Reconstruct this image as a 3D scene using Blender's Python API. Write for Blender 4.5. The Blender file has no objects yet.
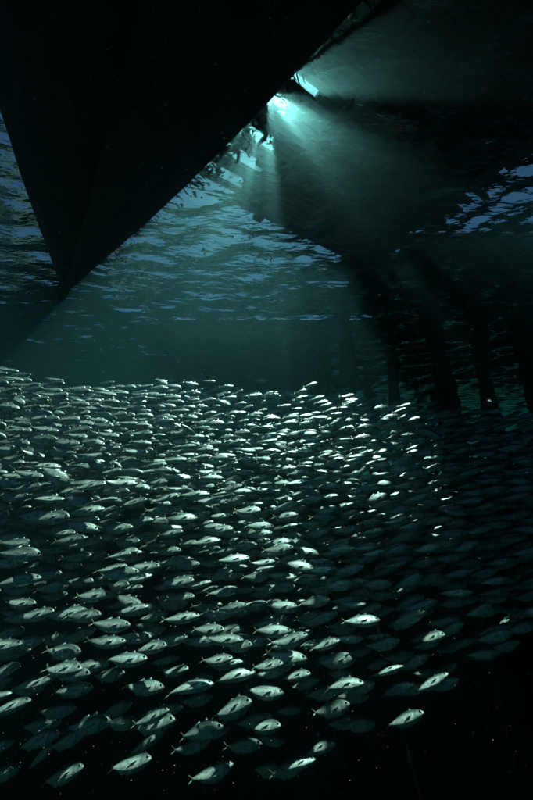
import bpy, bmesh, math, random
from mathutils import Vector, Matrix, Euler
import numpy as np

R = math.radians
random.seed(11)
S = bpy.context.scene
C = S.collection

# ------------------------------------------------------------------ camera, sky, sun, exposure
F, PITCH, DEPTH = 380.0, R(17), 2.5              # focal length in photo pixels, upward tilt, metres below the surface
cam_d = bpy.data.cameras.new('camera')
cam = bpy.data.objects.new('camera', cam_d); C.objects.link(cam)
cam_d.sensor_fit = 'VERTICAL'; cam_d.sensor_height = 24.0; cam_d.lens = F / 800.0 * 24.0
cam_d.clip_start = 0.02; cam_d.clip_end = 500
cam.location = (0, 0, -DEPTH); cam.rotation_euler = (R(90) + PITCH, 0, 0)
S.camera = cam
EYE = Vector((0, 0, -DEPTH))

def ray(u, v):
    x = (u - 266.5) / F; up = (400 - v) / F
    return Vector((x, math.cos(PITCH) - math.sin(PITCH) * up, math.sin(PITCH) + math.cos(PITCH) * up))

def project(p):
    q = p - EYE
    f = q.y * math.cos(PITCH) + q.z * math.sin(PITCH)
    up = -q.y * math.sin(PITCH) + q.z * math.cos(PITCH)
    if f < 0.05: return None
    return 266.5 + F * q.x / f, 400 - F * up / f, f

SUN_DIR = ray(267, 91.5).normalized()              # towards the sun, seen past the edge of the hull
SUN_EL = math.asin(SUN_DIR.z); SUN_AZ = math.atan2(SUN_DIR.x, SUN_DIR.y)
W = bpy.data.worlds.new("World"); S.world = W; W.use_nodes = True
wn = W.node_tree.nodes; wl = W.node_tree.links
bg = wn['Background']; bg.inputs['Strength'].default_value = 0.05
sky = wn.new('ShaderNodeTexSky'); sky.sky_type = 'NISHITA'; sky.sun_disc = False
sky.dust_density = 0.0; sky.air_density = 0.4; sky.ozone_density = 4.0
sky.sun_elevation = SUN_EL; sky.sun_rotation = SUN_AZ
wl.new(sky.outputs[0], bg.inputs['Color'])
sd = bpy.data.lights.new('sun', 'SUN'); sd.energy = 5.0; sd.angle = R(0.5); sd.color = (1.0, 0.92, 0.80)
sun = bpy.data.objects.new('sun', sd); C.objects.link(sun)
sun.rotation_euler = SUN_DIR.to_track_quat('Z', 'Y').to_euler()
S.view_settings.view_transform = 'Standard'; S.view_settings.look = 'None'
S.view_settings.exposure = 0.7; S.view_settings.gamma = 1.0
S.render.engine = 'CYCLES'
S.cycles.use_denoising = True
S.cycles.max_bounces = 6; S.cycles.volume_bounces = 1; S.cycles.transparent_max_bounces = 24
S.cycles.glossy_bounces = 2; S.cycles.diffuse_bounces = 2
S.cycles.caustics_reflective = False; S.cycles.caustics_refractive = False
S.cycles.sample_clamp_indirect = 4.0

# ------------------------------------------------------------------ helpers
def new_mat(name):
    m = bpy.data.materials.new(name); m.use_nodes = True
    return m, m.node_tree.nodes, m.node_tree.links

def simple_mat(name, c1, c2, scale, rough=0.8, bump=0.5, dist=0.01):
    m, n, l = new_mat(name)
    b = n['Principled BSDF']; b.inputs['Roughness'].default_value = rough
    tc = n.new('ShaderNodeTexCoord')
    t = n.new('ShaderNodeTexNoise'); t.inputs['Scale'].default_value = scale; t.inputs['Detail'].default_value = 8
    l.new(tc.outputs['Object'], t.inputs['Vector'])
    r = n.new('ShaderNodeValToRGB')
    r.color_ramp.elements[0].position = 0.35; r.color_ramp.elements[0].color = (*c1, 1)
    r.color_ramp.elements[1].position = 0.68; r.color_ramp.elements[1].color = (*c2, 1)
    l.new(t.outputs['Fac'], r.inputs[0]); l.new(r.outputs[0], b.inputs['Base Color'])
    bp = n.new('ShaderNodeBump'); bp.inputs['Strength'].default_value = bump; bp.inputs['Distance'].default_value = dist
    l.new(t.outputs['Fac'], bp.inputs['Height']); l.new(bp.outputs[0], b.inputs['Normal'])
    return m

def link(name, me, mat=None, parent=None, loc=None):
    o = bpy.data.objects.new(name, me); C.objects.link(o)
    if mat is not None and isinstance(me, bpy.types.Mesh) and not me.materials: me.materials.append(mat)
    if parent is not None: o.parent = parent
    if loc is not None: o.location = loc
    return o

def tag(o, label=None, cat=None, group=None, kind=None):
    if label: o['label'] = label
    if cat: o['category'] = cat
    if group: o['group'] = group
    if kind: o['kind'] = kind
    return o

def mesh(name, verts, faces, smooth=False):
    me = bpy.data.meshes.new(name); me.from_pydata(verts, [], faces); me.update()
    if smooth: me.polygons.foreach_set('use_smooth', [True] * len(me.polygons))
    return me

def box_mesh(name, sx, sy, sz, bev=0.0):
    bm = bmesh.new(); bmesh.ops.create_cube(bm, size=1.0)
    bmesh.ops.scale(bm, vec=(sx, sy, sz), verts=bm.verts)
    if bev: bmesh.ops.bevel(bm, geom=bm.edges[:], offset=bev, segments=1, affect='EDGES')
    me = bpy.data.meshes.new(name); bm.to_mesh(me); bm.free()
    return me

# ------------------------------------------------------------------ materials
M_wood = simple_mat('weathered_wood', (0.035, 0.028, 0.022), (0.10, 0.08, 0.06), 9, 0.85)
M_float = simple_mat('fouled_float', (0.02, 0.022, 0.02), (0.06, 0.06, 0.05), 14, 0.9, 0.8, 0.02)
M_hull = simple_mat('antifouling_paint', (0.018, 0.02, 0.026), (0.05, 0.05, 0.055), 7, 0.7, 0.4)
M_trim = simple_mat('boat_trim', (0.03, 0.03, 0.03), (0.07, 0.07, 0.065), 5, 0.5, 0.2)
M_pile = simple_mat('crusted_timber', (0.02, 0.022, 0.02), (0.07, 0.065, 0.05), 12, 0.95, 1.0, 0.03)
M_growth = simple_mat('sponge_growth', (0.02, 0.025, 0.02), (0.09, 0.06, 0.05), 22, 0.95, 1.0, 0.03)
M_sand = simple_mat('silty_sand', (0.012, 0.014, 0.012), (0.04, 0.04, 0.034), 1.6, 0.95, 0.6, 0.05)
M_snow = simple_mat('drifting_particle', (0.6, 0.6, 0.56), (0.85, 0.84, 0.8), 40, 0.8, 0.1)

# water skin seen from below: clear inside Snell's window, a mirror beyond it (Fresnel does both)
M_water, n, l = new_mat('water_surface')
n.remove(n['Principled BSDF'])
out = n['Material Output']
tr = n.new('ShaderNodeBsdfTransparent'); tr.inputs[0].default_value = (0.90, 0.88, 0.86, 1)
gl = n.new('ShaderNodeBsdfGlossy'); gl.inputs['Roughness'].default_value = 0.03; gl.inputs['Color'].default_value = (0.9, 0.95, 0.95, 1)
fr = n.new('ShaderNodeFresnel'); fr.inputs['IOR'].default_value = 1.333
tc = n.new('ShaderNodeTexCoord')
nz = n.new('ShaderNodeTexNoise'); nz.inputs['Scale'].default_value = 7.0; nz.inputs['Detail'].default_value = 3.0
mpw = n.new('ShaderNodeMapping'); mpw.inputs['Rotation'].default_value = (0, 0, R(-28)); mpw.inputs['Scale'].default_value = (0.6, 1.5, 1)
l.new(tc.outputs['Object'], mpw.inputs['Vector']); l.new(mpw.outputs[0], nz.inputs['Vector'])
bp = n.new('ShaderNodeBump'); bp.inputs['Strength'].default_value = 1.0; bp.inputs['Distance'].default_value = 0.032
l.new(nz.outputs['Fac'], bp.inputs['Height'])
l.new(bp.outputs[0], fr.inputs['Normal']); l.new(bp.outputs[0], gl.inputs['Normal'])
mx = n.new('ShaderNodeMixShader')
l.new(fr.outputs[0], mx.inputs[0]); l.new(tr.outputs[0], mx.inputs[1]); l.new(gl.outputs[0], mx.inputs[2])
l.new(mx.outputs[0], out.inputs['Surface'])

# water body
M_haze, n, l = new_mat('sea_water')
n.remove(n['Principled BSDF'])
pv = n.new('ShaderNodeVolumePrincipled')
pv.inputs['Density'].default_value = 0.122
pv.inputs['Color'].default_value = (0.054, 0.143, 0.158, 1)
pv.inputs['Absorption Color'].default_value = (0.0, 0.74, 0.76, 1)
pv.inputs['Anisotropy'].default_value = 0.90
l.new(pv.outputs[0], n['Material Output'].inputs['Volume'])

# fish skin: dark back, silver flanks with scale relief, along the UVs (u nose to tail, v belly to back)
def fish_skin():
    m, n, l = new_mat('silver_fish_skin')
    b = n['Principled BSDF']
    uv = n.new('ShaderNodeUVMap'); uv.uv_map = 'UVMap'
    sp = n.new('ShaderNodeSeparateXYZ'); l.new(uv.outputs[0], sp.inputs[0])
    rnd = n.new('ShaderNodeUVMap'); rnd.uv_map = 'rnd'
    oi = n.new('ShaderNodeObjectInfo')
    mp = n.new('ShaderNodeVectorMath'); mp.operation = 'MULTIPLY'; mp.inputs[1].default_value = (1.0, 0.42, 1)
    l.new(uv.outputs[0], mp.inputs[0])
    ad = n.new('ShaderNodeVectorMath'); ad.operation = 'ADD'; l.new(mp.outputs[0], ad.inputs[0]); l.new(rnd.outputs[0], ad.inputs[1])
    ad2 = n.new('ShaderNodeVectorMath'); ad2.operation = 'ADD'; l.new(ad.outputs[0], ad2.inputs[0]); l.new(oi.outputs['Random'], ad2.inputs[1])
    ns = n.new('ShaderNodeTexNoise'); ns.inputs['Scale'].default_value = 16; ns.inputs['Detail'].default_value = 5
    l.new(ad2.outputs[0], ns.inputs['Vector'])
    vo = n.new('ShaderNodeTexVoronoi'); vo.inputs['Scale'].default_value = 42
    l.new(ad2.outputs[0], vo.inputs['Vector'])
    # v wobbled by noise -> ramp of the countershading
    ws = n.new('ShaderNodeMath'); ws.operation = 'MULTIPLY_ADD'; ws.inputs[1].default_value = 0.22
    l.new(ns.outputs['Fac'], ws.inputs[0]); l.new(sp.outputs['Y'], ws.inputs[2])
    rp = n.new('ShaderNodeValToRGB'); e = rp.color_ramp.elements
    e[0].position = 0.05; e[0].color = (0.84, 0.86, 0.82, 1)
    e[1].position = 1.08 if False else 0.99; e[1].color = (0.035, 0.06, 0.065, 1)
    for p, c in ((0.40, (0.88, 0.91, 0.87, 1)), (0.66, (0.74, 0.80, 0.76, 1)), (0.74, (0.42, 0.44, 0.30, 1)), (0.80, (0.22, 0.29, 0.29, 1)), (0.90, (0.07, 0.11, 0.115, 1))):
        q = e.new(p); q.color = c
    l.new(ws.outputs[0], rp.inputs[0])
    # freckles and worn scales
    rs = n.new('ShaderNodeValToRGB'); rs.color_ramp.elements[0].position = 0.34; rs.color_ramp.elements[0].color = (0.25, 0.28, 0.27, 1)
    rs.color_ramp.elements[1].position = 0.52; rs.color_ramp.elements[1].color = (1, 1, 1, 1)
    l.new(ns.outputs['Fac'], rs.inputs[0])
    mu = n.new('ShaderNodeMixRGB'); mu.blend_type = 'MULTIPLY'; mu.inputs[0].default_value = 0.75
    l.new(rp.outputs[0], mu.inputs[1]); l.new(rs.outputs[0], mu.inputs[2])
    # dark cheek behind the eye and translucent tail
    hd = n.new('ShaderNodeValToRGB'); h = hd.color_ramp.elements
    h[0].position = 0.0; h[0].color = (0.35, 0.37, 0.36, 1); h[1].position = 1.0; h[1].color = (0.35, 0.37, 0.34, 1)
    for p, c in ((0.17, (0.50, 0.52, 0.5, 1)), (0.205, (0.3, 0.3, 0.3, 1)), (0.235, (1, 1, 1, 1)), (0.80, (1, 1, 1, 1)), (0.9, (0.5, 0.5, 0.45, 1))):
        q = h.new(p); q.color = c
    l.new(sp.outputs['X'], hd.inputs[0])
    mu2 = n.new('ShaderNodeMixRGB'); mu2.blend_type = 'MULTIPLY'; mu2.inputs[0].default_value = 0.85
    l.new(mu.outputs[0], mu2.inputs[1]); l.new(hd.outputs[0], mu2.inputs[2])
    l.new(mu2.outputs[0], b.inputs['Base Color'])
    b.inputs['Metallic'].default_value = 0.2
    b.inputs['Roughness'].default_value = 0.38
    bpn = n.new('ShaderNodeBump'); bpn.inputs['Strength'].default_value = 0.35; bpn.inputs['Distance'].default_value = 0.0025
    l.new(vo.outputs['Distance'], bpn.inputs['Height']); l.new(bpn.outputs[0], b.inputs['Normal'])
    return m
M_fish = fish_skin()
M_iris, n, l = new_mat('fish_iris')
n['Principled BSDF'].inputs['Base Color'].default_value = (0.55, 0.55, 0.45, 1); n['Principled BSDF'].inputs['Metallic'].default_value = 0.5
n['Principled BSDF'].inputs['Roughness'].default_value = 0.25
M_pupil, n, l = new_mat('fish_pupil')
n['Principled BSDF'].inputs['Base Color'].default_value = (0.006, 0.006, 0.008, 1); n['Principled BSDF'].inputs['Roughness'].default_value = 0.08

# ------------------------------------------------------------------ the setting: water surface, water body, seabed
def spaced(lo, hi, flo, fhi, fine):
    a = [flo]
    while a[-1] < fhi: a.append(a[-1] + fine)
    d = fine
    while a[-1] < hi: d *= 1.35; a.append(min(hi, a[-1] + d))
    d = fine; b = [a[0]]
    while b[-1] > lo: d *= 1.35; b.append(max(lo, b[-1] - d))
    return np.array(b[::-1][:-1] + a)

rng = np.random.default_rng(5)
xs = spaced(-80, 80, -5.0, 5.5, 0.04); ys = spaced(-80, 80, -0.6, 7.0, 0.04)
X, Y = np.meshgrid(xs, ys)
Z = np.zeros_like(X)
fade = 1.0 / (1.0 + (np.maximum(0, np.hypot(X, Y - 3) - 6) / 3) ** 2)
wx = X + 0.10 * np.sin(2.1 * Y + 0.7) + 0.05 * np.sin(5.3 * X + 3.1 * Y)
wy = Y + 0.10 * np.sin(1.7 * X + 1.9) + 0.05 * np.sin(4.1 * Y - 4.7 * X)
for k in range(22):
    lam = 0.14 * (1.0 + 5.0 * rng.random() ** 2.0)
    th = R(62) + rng.normal(0, 0.55)               # wave heading
    kk = 2 * math.pi / lam
    slope = 0.072 * (0.7 + 0.6 * rng.random()) * (1.0 if lam < 0.5 else 0.5)
    amp = slope / kk
    Z += amp * fade * np.sin(kk * (wx * math.cos(th) + wy * math.sin(th)) + rng.random() * 6.28)
ny_, nx_ = X.shape
verts = np.stack([X.ravel(), Y.ravel(), Z.ravel()], 1)
i = np.arange(ny_ - 1)[:, None] * nx_ + np.arange(nx_ - 1)[None, :]
quads = np.stack([i, i + 1, i + 1 + nx_, i + nx_], -1).reshape(-1, 4)
wm = mesh('water', verts.tolist(), quads.tolist(), True)
tag(link('water', wm, M_water), kind='structure')

gx = np.sinh(np.linspace(-4.2, 4.2, 90)) / np.sinh(4.2) * 80; GX, GY = np.meshgrid(gx, gx)
GZ = -11.0 + 0.35 * np.sin(GX * 0.31 + 1) * np.cos(GY * 0.27) + 0.12 * np.sin(GX * 0.9 + GY * 0.7) + 0.05 * rng.random(GX.shape)
GZ = GZ + 10.6 / (1 + np.exp(-(GY - 11.0 + np.maximum(0, -(GX + 0.25 * GY + 1.0)) * 3.5) * 0.45))   # reef slope added behind the pier to block the bright far water
i = np.arange(89)[:, None] * 90 + np.arange(89)[None, :]
tag(link('seabed', mesh('seabed', np.stack([GX.ravel(), GY.ravel(), GZ.ravel()], 1).tolist(),
    np.stack([i, i + 1, i + 91, i + 90], -1).reshape(-1, 4).tolist(), True), M_sand), kind='structure')

hz = link('haze', box_mesh('haze', 170, 170, 13.7), M_haze, None, (0, 0, -12.7 + 6.85))
tag(hz, kind='stuff')

# ------------------------------------------------------------------ moored boat and floating jetty, both along TV
TV = Vector((0.55, -0.835, 0)).normalized(); NV = Vector((0.835, 0.55, 0)).normalized()
ANG = math.atan2(TV.y, TV.x)
SG = 1.0 if Vector((-math.sin(ANG), math.cos(ANG), 0)).dot(NV) > 0 else -1.0
def ST(s, t, z=0.0): return NV * s + TV * t + Vector((0, 0, z))

boat = tag(link('boat', None, loc=ST(0.15, -4.37)), 'long dark wooden boat moored overhead with its pointed bow hanging over the school', 'boat')
boat.rotation_euler = (0, 0, ANG)                  # local +x runs from bow to stern
def half(d): return max(0.02, 1.2 * (1 - (1 - min(d, 6.5) / 6.5) ** 2)) * (1.0 if d < 7 else 1 - 0.12 * (d - 7))
secs = [0, 0.12, 0.3, 0.6, 1, 1.5, 2.1, 2.8, 3.6, 4.6, 5.6, 6.6, 7.6, 8.4]
hv, hf = [], []
prof = ((0.0, 1.0), (0.30, 0.86), (0.62, 0.55), (0.92, 0.18), (0.985, 0.0), (1.03, -0.45), (1.06, -0.85))
for d in secs:
    hb = half(d); dr = 0.46 * (1 - math.exp(-d * 1.4)) + 0.05
    ring = [(d - 0.10 * q if d < 0.7 else d, sgn * hb * w, (-dr * q) if q > 0 else (-q * 0.75)) for sgn, pr in ((-1, prof[::-1]), (1, prof[1:])) for (w, q) in pr]
    hv += ring
m_ = 2 * len(prof) - 1
for a in range(len(secs) - 1):
    for b in range(m_ - 1):
        hf.append((a * m_ + b, a * m_ + b + 1, (a + 1) * m_ + b + 1, (a + 1) * m_ + b))
hf.append(tuple(range(m_))); hf.append(tuple(range((len(secs) - 1) * m_, len(secs) * m_))[::-1])
for a in range(len(secs) - 1): hf.append((a * m_, (a + 1) * m_, (a + 2) * m_ - 1, (a + 1) * m_ - 1))
link('hull', mesh('hull', hv, hf), M_hull, boat)
kv, kf = [], []
for d in secs[1:]:
    dr = 0.46 * (1 - math.exp(-d * 1.4)) + 0.05
    kv += [(d, -0.03, -dr + 0.02), (d, 0.03, -dr + 0.02), (d, 0.025, -dr - 0.10), (d, -0.025, -dr - 0.10)]
for a in range(len(secs) - 2):
    for b in range(4): kf.append((a * 4 + b, a * 4 + (b + 1) % 4, a * 4 + 4 + (b + 1) % 4, a * 4 + 4 + b))
kf += [(3, 2, 1, 0), tuple(range(len(kv) - 4, len(kv)))]
link('keel', mesh('keel', kv, kf), M_hull, boat)
for sgn in (-1, 1):
    gv, gf = [], []
    for d in secs:
        y0 = sgn * (half(d) * 1.045 + 0.004)
        gv += [(d, y0, 0.42), (d, y0 + sgn * 0.045, 0.42), (d, y0 + sgn * 0.045, 0.50), (d, y0, 0.50)]
    for a in range(len(secs) - 1):
        for b in range(4): gf.append((a * 4 + b, a * 4 + (b + 1) % 4, a * 4 + 4 + (b + 1) % 4, a * 4 + 4 + b))
    gf += [(3, 2, 1, 0), tuple(range(len(gv) - 4, len(gv)))]
    link('rub_rail', mesh('rub_rail', gv, gf), M_trim, boat)
link('stem_post', mesh('stem_post', [(-0.13, -0.03, -0.16), (0.03, -0.03, -0.16), (0.03, 0.03, -0.16), (-0.13, 0.03, -0.16), (-0.07, -0.03, 0.62), (0.04, -0.03, 0.62), (0.04, 0.03, 0.62), (-0.07, 0.03, 0.62)],
    [(3, 2, 1, 0), (4, 5, 6, 7), (0, 1, 5, 4), (1, 2, 6, 5), (2, 3, 7, 6), (3, 0, 4, 7)]), M_hull, boat)

# weed fringe grown on the waterline, its strands shaped to comb the sun into shafts
wv, wf = [], []
rw = random.Random(9)
sgn = SG
d = 1.0
while d < 4.6:                                       # strands of slimy weed, longer and thicker where the sun comes past the hull
    d += rw.uniform(0.006, 0.040)
    big = math.exp(-((d - 2.75) / 0.75) ** 2)
    ln_ = (0.015 + 0.05 * rw.random()) + big * 0.08 * rw.random() ** 1.5
    w_ = rw.uniform(0.002, 0.005) + big * rw.uniform(0.0, 0.010); sk = rw.gauss(0, 0.35); dz = rw.uniform(-0.7, 0.05)
    z0 = rw.uniform(-0.05, 0.02); b0 = len(wv); ph = rw.random() * 6.28
    for q in range(6):
        t_ = q / 5.0; x_ = d + sk * ln_ * t_ + 0.08 * ln_ * math.sin(5 * t_ + ph); y_ = sgn * (half(d) * 0.985 + ln_ * t_); z_ = z0 + dz * ln_ * t_ * t_
        wq = w_ * (1.0 - t_) ** 0.7 * (0.8 + 0.4 * rw.random()) + 0.0006
        wv += [(x_ - wq, y_, z_ - wq * 0.5), (x_ + wq, y_, z_ + wq * 0.5)]
        if q: wf.append((b0 + 2 * q - 2, b0 + 2 * q - 1, b0 + 2 * q + 1, b0 + 2 * q))
tag(link('weed_fringe', mesh('weed_fringe', wv, wf), M_growth, boat), kind='stuff')

# small rafts of weed added between hull and jetty to break up the sun
fv, ff = [], []
for q in range(135):
    if q < 14: u_ = rw.uniform(205, 300); v_ = 113 - 0.878 * (u_ - 262) + abs(rw.gauss(0, 16)) + 2
    else: u_, v_ = rw.uniform(95, 285), rw.uniform(95, 262)
    dr_ = ray(u_, v_); P0 = EYE + dr_ * (DEPTH / dr_.z)
    s0, t0 = P0.dot(NV), P0.dot(TV)
    if s0 < 0.15 + half(max(0.05, t0 + 4.37)) * 1.01 or (s0 > 1.2 and t0 > -2.5): continue
    R0 = rw.uniform(0.015, 0.045) if q < 14 else rw.uniform(0.006, 0.025); st = rw.random() * 3.14
    for w_ in range(int(6 + (R0 * 110) ** 2 * 1.1)):
        a_ = rw.random() * 6.28; r_ = R0 * math.sqrt(rw.random())
        cx_, cy_ = P0.x + r_ * math.cos(a_) * 1.6, P0.y + r_ * math.sin(a_) * 0.8
        L_ = rw.uniform(0.006, 0.018); wd = rw.uniform(0.004, 0.012); th_ = st + rw.gauss(0, 1.5); z_ = rw.uniform(-0.045, 0.0); dz_ = rw.uniform(-0.02, 0.012)
        ca, sa = math.cos(th_), math.sin(th_); b = len(fv)
        fv += [(cx_ - ca * L_, cy_ - sa * L_, z_), (cx_ - sa * wd, cy_ + ca * wd, z_ + dz_ * 0.5), (cx_ + ca * L_, cy_ + sa * L_, z_ + dz_), (cx_ + sa * wd, cy_ - ca * wd, z_ + dz_ * 0.4)]
        ff.append((b, b + 1, b + 2, b + 3))
tag(link('floating_weed', mesh('floating_weed', fv, ff), M_growth), 'tufts of dark weed set afloat between hull and jetty to break the sun', 'weed', kind='stuff')

# driftwood pieces added between hull and jetty to split the sun into shafts
rd = random.Random(8)
for (u_, v_, tw, ln_, ra_, lb_) in ((262, 133, 4, 0.17, 0.020, 'driftwood added to break the sun nearest the light burst, afloat against the hull edge'),
                                    (249, 139, -8, 0.15, 0.026, 'stubby driftwood added to break the sun just left of the one nearest the light burst'),
                                    (241, 149, 10, 0.20, 0.018, 'thin long driftwood added to break the sun in the middle of the stick cluster'),
                                    (227, 150, -3, 0.16, 0.025, 'thick driftwood added to break the sun by the hull, left in the cluster'),
                                    (222, 163, 14, 0.18, 0.020, 'driftwood added to break the sun farthest left from the light burst')):
    dr_ = ray(u_, v_); P0 = EYE + dr_ * (DEPTH / dr_.z)
    dq = Vector((P0.x - SUN_DIR.x * DEPTH / SUN_DIR.z, P0.y - SUN_DIR.y * DEPTH / SUN_DIR.z, 0))
    sv, sf = [], []
    for a_ in range(9):
        q = a_ / 8 - 0.5;  rr = ra_ * (1.0 - 0.5 * abs(q) ** 1.5 - 0.25 * q) * rd.uniform(0.85, 1.15); oy = 0.03 * math.sin(q * 5 + u_); oz = 0.01 * math.sin(q * 7)
        for b_ in range(8): sv.append((q * ln_, oy + rr * math.cos(b_ * 0.785), oz + rr * math.sin(b_ * 0.785)))
    for a_ in range(8):
        for b_ in range(8): sf.append((a_ * 8 + b_, a_ * 8 + (b_ + 1) % 8, a_ * 8 + 8 + (b_ + 1) % 8, a_ * 8 + 8 + b_))
    sf += [tuple(range(8))[::-1], tuple(range(64, 72))]
    o = link('shaft_stick', mesh('shaft_stick', sv, sf, True), M_wood, None, (P0.x, P0.y, -0.01))
    o.rotation_euler = (0, 0, math.atan2(dq.y, dq.x) + R(tw))
    tag(o, lb_, 'shaft_stick', 'driftwood pieces added between hull and jetty')

jet = tag(link('floating_jetty', None, loc=ST(1.30, -2.52)), 'dark floating jetty section of planks beside the moored boat', 'jetty')
jet.rotation_euler = (0, 0, ANG)                   # local x along the jetty, local +y is towards -NV... see sign below
JW = 1.65
fm = box_mesh('float', 0.98, JW, 0.42, 0.05); 
for k in range(3):                                  # floats carry its inner end, overhead and behind
    link('float', fm, M_float, jet, (3.2 + k * 1.01, SG * (JW / 2 + 0.16), -0.05))
rj = random.Random(3)
xb, kb = 0.03, 0
OPEN = '1101100110011000110010000000'                  # narrow boards shaped to slit the sun into shafts: 1 stops short, 0 reaches the hull
while xb < 6.0:                                     # the boards end unevenly on the boat's side
    wb = 0.052 if kb < len(OPEN) else 0.109
    reach = 1.30 - (0.19 + 1.05 * half(4.37 - 2.52 + xb + wb / 2))      # room up to the hull side
    rg = rj.uniform(-0.12, 0.22); ext = min(reach, rj.uniform(-0.03, 0.10))
    if kb >= len(OPEN) or OPEN[kb] == '0': ext = reach - rj.uniform(0, 0.02)
    link('plank', box_mesh('plank', wb, JW + rg + ext, 0.04, 0.006), M_wood, jet, (xb + wb / 2, SG * (JW + rg - ext) / 2, 0.24 + rj.uniform(-0.003, 0.003)))
    xb += wb + 0.003; kb += 1
jb = box_mesh('beam', 6.05, 0.09, 0.055, 0.008)
for s_ in (0.24, JW - 0.12): link('beam', jb, M_wood, jet, (3.03, SG * s_, 0.19))

# ------------------------------------------------------------------ fixed pier behind on crusted pilings, its decks extended to shade the scene
def pier(name, label, x0, x1, y0, y1, z, rag=0.02):  # rag sets uneven plank ends, added to soften the shadow edge
    p = tag(link(name, None, loc=((x0 + x1) / 2, y0, z)), label, 'pier')
    w = x1 - x0
    pm = box_mesh('plank', w, 0.20, 0.05, 0.008)
    k = 0
    while y0 + 0.205 * k < y1 - 0.1:
        link('plank', pm, M_wood, p, (random.uniform(-rag, rag), 0.1 + 0.205 * k, random.uniform(-0.004, 0.004))); k += 1
    bmh = box_mesh('beam', 0.14, y1 - y0, 0.16, 0.01)
    nb = max(2, int(w / 1.6))
    for q in range(nb): link('beam', bmh, M_wood, p, (-w / 2 + 0.25 + q * (w - 0.5) / (nb - 1), (y1 - y0) / 2, -0.108))
    return p
pier('pier', 'dark timber walkway added over crusted pilings at the right to shade the fish', 0.85, 40.0, 3.3, 5.13, 0.33, 0.75)
pier('pier', 'wide dark pier deck added far behind the school to shade the middle background', -1.7, 3.0, 5.15, 42.0, 0.33)
pier('pier', 'dark pier deck added over the right pilings behind the walkway, shading the far water', 3.01, 40.0, 5.14, 17.5, 0.33)

pier('pier', 'long dark pier deck added far off at the left to darken water beyond the lit strip', -60.0, -1.71, 7.0, 42.0, 0.33)

def piling(az, r, rad, zt, seed, label, lean=0.0):
    rn = random.Random(seed)
    base = Vector((r * math.sin(R(az)), r * math.cos(R(az)), -11.1))
    root = tag(link('piling', None, loc=base), label, 'piling', 'pilings holding up the pier')
    H = zt + 11.1; nseg, nr = 110, 16
    ph = [rn.random() * 6.28 for _ in range(8)]
    pv_, pf = [], []
    for a in range(nseg + 1):
        z = H * a / nseg
        cx = 0.03 * math.sin(z * 1.3 + ph[0]) + 0.015 * math.sin(z * 3.7 + ph[1])
        rr = rad * (1.0 + 0.16 * math.sin(z * 2.3 + ph[2]) + 0.12 * math.sin(z * 5.9 + ph[3]))
        for b in range(nr):
            t = 6.283 * b / nr
            q = rr * (1 + 0.15 * math.sin(3 * t + z * 4 + ph[4]) + rn.uniform(-0.11, 0.11))
            pv_.append((cx + q * math.cos(t), 0.04 * math.sin(z + ph[5]) + q * math.sin(t), z))
    for a in range(nseg):
        for b in range(nr):
            pf.append((a * nr + b, a * nr + (b + 1) % nr, (a + 1) * nr + (b + 1) % nr, (a + 1) * nr + b))
    pf.append(tuple(range(nseg * nr, nseg * nr + nr)))
    link('post', mesh('post', pv_, pf, True), M_pile, root)
    for g in range(9):                               # sponge and coral clumps
        bm = bmesh.new(); bmesh.ops.create_icosphere(bm, subdivisions=3, radius=1)
        a1, a2, a3 = [rn.random() * 6 for _ in range(3)]
        for v in bm.verts:
            c = v.co
            v.co = c * (1 + 0.22 * math.sin(3 * c.x + a1) * math.sin(4 * c.y + a2) + 0.16 * math.sin(7 * c.z + a3) + rn.uniform(-0.09, 0.09))
        me = bpy.data.meshes.new('growth'); bm.to_mesh(me); bm.free()
        z = rn.uniform(7.0, H - 0.5); t = rn.random() * 6.28
        o = link('growth', me, M_growth, root, (math.cos(t) * rad * 0.85, math.sin(t) * rad * 0.85, z))
        s_ = rad * rn.uniform(0.35, 0.85); o.scale = (s_, s_, s_ * rn.uniform(0.7, 1.7))
    return root
P = [(26.1, 5.3, 0.125, 'nearest crusted piling at the right, thick and lumpy, against teal water'),
     (31.8, 6.0, 0.115, 'second crusted piling at the right, between the nearest one and the right edge'),
     (36.6, 6.6, 0.125, 'rightmost crusted piling, cut by the right edge of the picture'),
     (19.3, 6.6, 0.11, 'slim faint piling just left of the nearest thick piling'),
     (12.5, 5.7, 0.15, 'dark piling above the far end of the school, left of the faint slim one'),
     (8.6, 6.3, 0.17, 'dark piling in the shaded middle, just right of centre'),
     (-2.0, 6.6, 0.15, 'dark piling in the shaded middle, just left of centre'),
     (15.8, 10.0, 0.15, 'thin faint piling far back, between the dark middle ones and the slim faint one'),
     (22.6, 11.0, 0.15, 'thin distant piling seen just left of the nearest thick piling, almost lost in haze'),
     (4.6, 5.6, 0.13, 'dark piling near the middle of the shaded background, closest to the picture centre line'),
     (-9.5, 8.8, 0.17, 'leftmost dark piling at the edge of the lit teal water')]
for k, (az, r, rad, lb) in enumerate(P): piling(az, r, rad, 0.16, 100 + k, lb)

# ------------------------------------------------------------------ fish
T_ = (0, .03, .08, .15, .24, .36, .5, .62, .74, .83, .90)
H_ = (.010, .040, .072, .104, .130, .142, .134, .110, .070, .034, .022)
W_ = (.006, .022, .038, .050, .057, .060, .056, .044, .028, .015, .009)
def interp(t, tab):
    for a in range(len(T_) - 1):
        if t <= T_[a + 1]: 
            q = (t - T_[a]) / (T_[a + 1] - T_[a]); return tab[a] * (1 - q) + tab[a + 1] * q
    return tab[-1]

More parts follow.
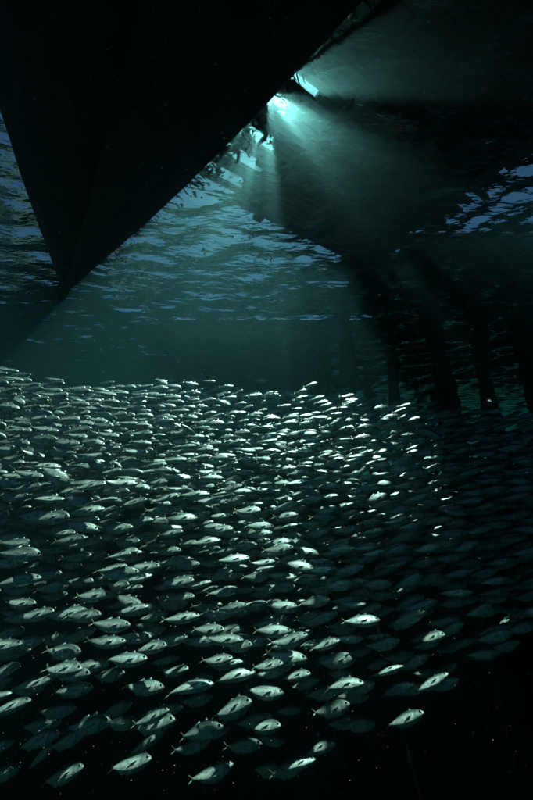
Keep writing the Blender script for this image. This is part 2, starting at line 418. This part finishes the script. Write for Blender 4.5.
def fish_data(nring, nr, bend, phase, deep, rx, ry, fins=True):
    """verts, faces, uv per vertex; unit length, nose at +x"""
    V, Fc, UV = [], [], []
    def put(x, y, z, v):
        t = 0.5 - x
        y += bend * (t ** 1.6) * math.sin(3.6 * t + phase)
        V.append((x, y, z)); UV.append((t, v))
        return len(V) - 1
    ts = [T_[round(k * (len(T_) - 1) / (nring - 1))] for k in range(nring)]
    for t in ts:
        h, w = interp(t, H_) * deep, interp(t, W_)
        for b in range(nr):
            a = 2 * math.pi * (b + 0.5) / nr
            ca, sa = math.cos(a), math.sin(a)
            belly = 1.06 if sa < 0 else 0.94
            put(0.5 - t, w * math.copysign(abs(ca) ** 0.62, ca), h * belly * sa - 0.006 * (1 - t), 0.5 + 0.5 * sa * min(1, h / 0.09))
    for a in range(nring - 1):
        for b in range(nr):
            Fc.append((a * nr + b, (a + 1) * nr + b, (a + 1) * nr + (b + 1) % nr, a * nr + (b + 1) % nr))
    Fc.append(tuple(range(nr))); Fc.append(tuple(range((nring - 1) * nr, nring * nr))[::-1])
    def fin(pts, th, v, y0=0.0, splay=0.0):
        L_ = [put(x, y0 + splay * k_ - th, z, v) for k_, (x, z) in enumerate(pts)]
        R_ = [put(x, y0 + splay * k_ + th, z, v) for k_, (x, z) in enumerate(pts)]
        m = len(pts)
        for k in range(1, m - 1): Fc.append((L_[0], L_[k], L_[k + 1])); Fc.append((R_[0], R_[k + 1], R_[k]))
        for k in range(m): Fc.append((L_[k], R_[k], R_[(k + 1) % m], L_[(k + 1) % m]))
    th = 0.0022
    fin([(-.375, .0), (-.39, .022), (-.50, .125), (-.47, .045)], th, .62)
    fin([(-.375, .0), (-.47, -.045), (-.50, -.125), (-.39, -.022)], th, .62)
    if fins:
        fin([(.18, .112 * deep), (.12, .195 * deep), (.03, .130 * deep)], th, .9)
        fin([(.0, .122 * deep), (-.045, .165 * deep), (-.30, .040)], th, .9)
        fin([(-.02, -.128 * deep), (-.06, -.165 * deep), (-.30, -.040)], th, .5)
        fin([(.12, -.128 * deep), (.05, -.18 * deep), (.06, -.128 * deep)], th, .5)
        for sg in (-1, 1):
            fin([(.22, -.012), (.08, -.045), (.02, -.075), (.17, -.05)], .0015, .55, sg * .056, sg * .008)
    return V, Fc, UV, (rx, ry)

def fish_mesh(name, data):
    V, Fc, UV, r = data
    me = mesh(name, V, Fc, True)
    lv = np.zeros(len(me.loops), dtype=np.int32); me.loops.foreach_get('vertex_index', lv)
    u1 = me.uv_layers.new(name='UVMap'); u2 = me.uv_layers.new(name='rnd')
    u1.data.foreach_set('uv', np.array(UV)[lv].ravel()); u2.data.foreach_set('uv', np.tile(np.array(r), len(lv)))
    me.materials.append(M_fish)
    return me

VAR = [(0.10 * math.sin(k * 2.4), k * 1.7, 1.06 + 0.05 * (k % 5)) for k in range(9)]
HI = [fish_mesh('fish', fish_data(11, 12, b, p, d, 3.1 * k, 7.7 * k)) for k, (b, p, d) in enumerate(VAR)]
LO = [fish_data(7, 8, b, p, d, 3.1 * k, 5.3 * k, k % 2 == 0) for k, (b, p, d) in enumerate(VAR)]

em = bmesh.new(); bmesh.ops.create_uvsphere(em, u_segments=10, v_segments=7, radius=1.0)
bmesh.ops.rotate(em, cent=(0, 0, 0), matrix=Matrix.Rotation(R(90), 3, 'X'), verts=em.verts)
for f in em.faces: f.material_index = 1 if abs(f.calc_center_median().y) > 0.72 else 0; f.smooth = True
eye_me = bpy.data.meshes.new('eye'); em.to_mesh(eye_me); em.free()
eye_me.materials.append(M_iris); eye_me.materials.append(M_pupil)

def lerp(v, tab):
    if v <= tab[0][0]: return tab[0][1]
    for (a, x), (b, y) in zip(tab, tab[1:]):
        if v <= b: return x + (y - x) * (v - a) / (b - a)
    return tab[-1][1]
D_TAB = ((380, 4.35), (400, 4.1), (425, 3.65), (450, 3.25), (500, 2.75), (550, 2.38), (600, 2.06), (650, 1.80), (700, 1.62), (790, 1.42))
TOP = ((-40, 362), (0, 366), (40, 384), (90, 388), (150, 384), (200, 386), (300, 392), (400, 402), (470, 412), (560, 416))
BOT = ((-40, 775), (60, 775), (150, 770), (220, 775), (290, 758), (350, 735), (420, 700), (480, 655), (560, 620))
ANG_TAB = ((380, -4), (430, -7), (480, -5), (530, 2), (600, 6), (680, 12), (770, 18))
def sheet(u, v):
    d = lerp(v, D_TAB)
    k = lerp(u, ((-40, 0.76), (60, 0.80), (150, 0.91), (240, 1.0), (560, 1.06)))
    f = lerp(v, ((430, 1.0), (740, 0.45)))
    return d * (1 - f * (1 - k))

fish = []      # (pos, length, yaw, pitch, roll, variant, u, v, special label)
cell = {}
def try_add(p, L, yaw, pitch, roll, var, u, v, lab=None, force=False):
    sz = lerp(v, ((440, 0.060), (520, 0.072), (620, 0.084), (720, 0.105)))
    key = tuple(int(math.floor(c / 0.2)) for c in p)
    if not force:
        for a in (-1, 0, 1):
            for b in (-1, 0, 1):
                for c in (-1, 0, 1):
                    for q in cell.get((key[0] + a, key[1] + b, key[2] + c), ()):
                        e = p - q
                        if (e.x / (0.175 if v > 500 else 0.15)) ** 2 + (e.y / (0.125 if v > 500 else 0.10)) ** 2 + (e.z / sz) ** 2 < 1: return False
    cell.setdefault(key, []).append(p)
    fish.append((p, L, yaw, pitch, roll, var, u, v, lab)); return True

rf = random.Random(21)
# fish one can point at, along the lower edge of the school (photo position, apparent length, tilt)
SPECIAL = [
 (62, 651, 42, 1),
 (126, 660, 44, 6),
 (143, 687, 42, 2),
 (72, 690, 44, 9),
 (57, 711, 42, 12),
 (66, 740, 44, 20),
 (40, 757, 34, 38),
 (146, 742, 42, 30),
 (190, 746, 40, 14),
 (196, 700, 36, 16),
 (270, 740, 28, 0),
 (288, 710, 26, 8),
 (180, 618, 40, 8),
 (110, 625, 42, 2),
 (105, 642, 42, 3),
]
for (u, v, px, an) in SPECIAL:
    d = px and 0.175 * F / px
    rr = ray(u, v); p = EYE + rr * d
    try_add(p, 0.185, R(rf.uniform(-14, -4)), R(an), R(rf.uniform(-62, -48)), rf.randrange(9), u, v, 'front', True)
n_try = 0
for n_try in range(34000):
    u = rf.uniform(-45, 580); v = rf.uniform(360, 795)
    vt = lerp(u, TOP); vb = lerp(u, BOT)
    if v < vt + rf.gauss(4, 5): continue
    if v > vb - 130 and rf.random() < ((v - vb + 130) / 145): continue
    dens = lerp(u, ((330, 1.0), (420, 0.95), (560, 0.85))) * lerp(v, ((590, 1.0), (660, 0.6), (780, 0.3)))
    if rf.random() > dens: continue
    back = rf.random() ** 1.5 * 0.42 * lerp(v, ((440, 0.9), (500, 0.55), (640, 0.2)))
    d = sheet(u, v) * (1 + back) * (1 + rf.gauss(0, 0.035))
    p = EYE + ray(u, v) * d
    if p.z > -0.6: continue
    if any(abs(u - s[0]) < 24 and abs(v - s[1]) < 11 and d < 2.4 for s in SPECIAL) : continue
    L = rf.gauss(lerp(v, ((400, 0.182), (500, 0.198), (680, 0.182))), 0.016) * (1 + (lerp(u, ((40, 1.10), (220, 1.0))) - 1) * lerp(v, ((480, 1.0), (600, 0.0))))
    tilt = lerp(v, ANG_TAB) + lerp(u, ((100, 0), (260, 2), (420, 12))) + rf.gauss(0, 4.5)
    if rf.random() < 0.04 and v < 600: tilt += rf.choice((-1, 1)) * rf.uniform(12, 30)
    yaw = lerp(u, ((0, -2), (120, -10), (260, -24), (450, -34))) + rf.gauss(0, 10)
    roll = rf.gauss(lerp(v, ((400, -42), (520, -54), (760, -58))), 8)
    try_add(p, L, R(yaw), R(tilt), R(roll), rf.randrange(9), u, v)

# how large does each one show? a coarse front-to-back id buffer of ellipses
def matrix_of(f):
    p, L, yaw, pitch, roll = f[:5]
    return Matrix.Translation(p) @ Matrix.Rotation(yaw, 4, 'Z') @ Matrix.Rotation(-pitch, 4, 'Y') @ Matrix.Rotation(roll, 4, 'X') @ Matrix.Diagonal((L, L, L * lerp(f[7], ((400, 1.32), (520, 1.16), (640, 1.0))), 1))
ids = np.full((800, 533), -1, dtype=np.int32)
order = sorted(range(len(fish)), key=lambda k: -(fish[k][0] - EYE).length)
for k in order:
    f = fish[k]; M = matrix_of(f)
    a, b = project(M @ Vector((0.5, 0, 0))), project(M @ Vector((-0.45, 0, 0)))
    if not a or not b: continue
    cx, cy = (a[0] + b[0]) / 2, (a[1] + b[1]) / 2
    hx, hy = (a[0] - b[0]) / 2, (a[1] - b[1]) / 2
    ln = max(2.0, math.hypot(hx, hy)); th = 0.14 * f[1] * F / a[2]
    x0, x1 = max(0, int(cx - ln)), min(533, int(cx + ln) + 1); y0, y1 = max(0, int(cy - ln)), min(800, int(cy + ln) + 1)
    if x0 >= x1 or y0 >= y1: continue
    yy, xx = np.mgrid[y0:y1, x0:x1]
    e1 = ((xx - cx) * hx + (yy - cy) * hy) / ln; e2 = (-(xx - cx) * hy + (yy - cy) * hx) / ln
    ids[y0:y1, x0:x1][(e1 / ln) ** 2 + (e2 / th) ** 2 < 1] = k
cnt = np.bincount(ids[ids >= 0].ravel(), minlength=len(fish))
first = [k for k in range(len(fish)) if fish[k][8]]
best = [k for k in np.argsort(-cnt) if not fish[k][8] and cnt[k] > 0][:300 - len(first)]
chosen = set(first) | set(int(k) for k in best)

def cell_of(f):
    p, L, yaw, pitch, u, v = f[0], f[1], f[2], f[3], f[6], f[7]
    col = next(w for e_, w in ((60, 'at the far left'), (130, 'at the left'), (215, 'left of centre'), (300, 'at centre'), (380, 'right of centre'), (9999, 'at the far right')) if u < e_)
    row = next(w for e_, w in ((425, 'farthest top rows'), (470, 'upper rows'), (515, 'upper middle rows'), (560, 'middle rows'), (605, 'lower middle rows'), (650, 'lower rows'), (9999, 'thinning bottom rows')) if v < e_)
    t = math.degrees(pitch)
    return next(w for e_, w in ((-10, 'sinking'), (-2, 'gently-sinking'), (6, 'level'), (13, 'gently-rising'), (21, 'rising'), (999, 'steeply-rising')) if t < e_), col, row
label_of, cells = {}, {}
for k in chosen:
    cells.setdefault(cell_of(fish[k]), []).append(k)
NUM = ('', 'one', 'two', 'three', 'four', 'five', 'six', 'seven', 'eight', 'nine', 'ten', 'eleven', 'twelve')
for (att, col, row), ks in cells.items():
    tail = '%s fish %s in the %s' % (att, col, row)
    ks.sort(key=lambda k: fish[k][6])
    m = len(ks)
    if m == 1: label_of[ks[0]] = 'only clearly seen ' + tail
    elif m == 2: label_of[ks[0]], label_of[ks[1]] = 'left of two ' + tail, 'right of two ' + tail
    elif m == 3:
        for k, w in zip(ks, ('leftmost', 'middle', 'rightmost')): label_of[k] = w + ' of three ' + tail
    else:
        nm = NUM[m] if m < 13 else 'all'
        rest = ks[:]
        for w, key in (('leftmost', lambda k: fish[k][6]), ('rightmost', lambda k: -fish[k][6]), ('topmost', lambda k: fish[k][7]), ('lowest', lambda k: -fish[k][7])):
            q = min(rest, key=key)
            if q == min(ks, key=key): label_of[q] = w + ' of ' + nm + ' ' + tail; rest.remove(q)
            if not rest: break
        rest.sort(key=lambda k: fish[k][7])
        if len(rest) == 1: label_of[rest[0]] = 'innermost of ' + nm + ' ' + tail
        elif len(rest) == 2: label_of[rest[0]], label_of[rest[1]] = 'upper inner of ' + nm + ' ' + tail, 'lower inner of ' + nm + ' ' + tail
        elif rest:
            for k in rest: label_of[k] = 'inner one of ' + nm + ' ' + tail
            label_of[rest[0]] = 'upper inner of ' + nm + ' ' + tail; label_of[rest[-1]] = 'lower inner of ' + nm + ' ' + tail
for k in sorted(chosen):
    f = fish[k]
    o = link('fish', HI[f[5]]); o.matrix_world = matrix_of(f)
    tag(o, label_of[k], 'fish', 'silver fish of the school')
    b_, ph_, _d = VAR[f[5]]
    for sg in (-1, 1):
        t = 0.088
        e = link('eye', eye_me, None, o, (0.5 - t, sg * 0.034 + b_ * t ** 1.6 * math.sin(3.6 * t + ph_), 0.020))
        e.scale = (0.030, 0.013, 0.030)
# the rest of the school, smaller or half hidden: one object
AV, AF, AU, AR = [], [], [], []
base = 0
for k, f in enumerate(fish):
    if k in chosen: continue
    V, Fc, UV, r = LO[f[5]]
    M = np.array(matrix_of(f)); v4 = np.c_[np.array(V), np.ones(len(V))] @ M.T
    AV.append(v4[:, :3]); AF += [tuple(q + base for q in fc) for fc in Fc]
    AU.append(np.array(UV)); AR.append(np.tile(np.array([(k * 0.37) % 9.0, (k * 0.73) % 7.0]), (len(V), 1)))
    base += len(V)
sm = bpy.data.meshes.new('fish_school'); sm.from_pydata(np.concatenate(AV).tolist(), [], AF); sm.update()
sm.polygons.foreach_set('use_smooth', [True] * len(sm.polygons))
lv = np.zeros(len(sm.loops), dtype=np.int32); sm.loops.foreach_get('vertex_index', lv)
sm.uv_layers.new(name='UVMap').data.foreach_set('uv', np.concatenate(AU)[lv].ravel())
sm.uv_layers.new(name='rnd').data.foreach_set('uv', np.concatenate(AR)[lv].ravel())
sm.materials.append(M_fish)
tag(link('fish_school', sm), 'rest of the dense silver fish school, smaller and half hidden ones', 'fish', kind='stuff')
print('FISH', len(fish), 'individual', len(chosen), 'visible', int((cnt > 6).sum()))

# ------------------------------------------------------------------ specks drifting in the water
PV, PF = [], []
rp_ = random.Random(4)
for k in range(6000):
    u, v = rp_.uniform(-60, 590), rp_.uniform(-30, 830)
    d = rp_.uniform(0.35, 2.6)
    c = EYE + ray(u, v) * d
    if c.z > -0.25: continue
    r = (0.0004 + 0.0020 * rp_.random() ** 4) * (0.5 + 0.5 * d)
    b = len(PV)
    for dx, dy, dz in ((1, 0, 0), (-1, 0, 0), (0, 1, 0), (0, -1, 0), (0, 0, 1), (0, 0, -1)):
        q = r * rp_.uniform(0.6, 1.3); PV.append((c.x + dx * q, c.y + dy * q, c.z + dz * q))
    for t in ((0, 2, 4), (2, 1, 4), (1, 3, 4), (3, 0, 4), (2, 0, 5), (1, 2, 5), (3, 1, 5), (0, 3, 5)): PF.append(tuple(b + q for q in t))
tag(link('marine_snow', mesh('marine_snow', PV, PF), M_snow), 'pale specks drifting in the water', 'specks', kind='stuff')
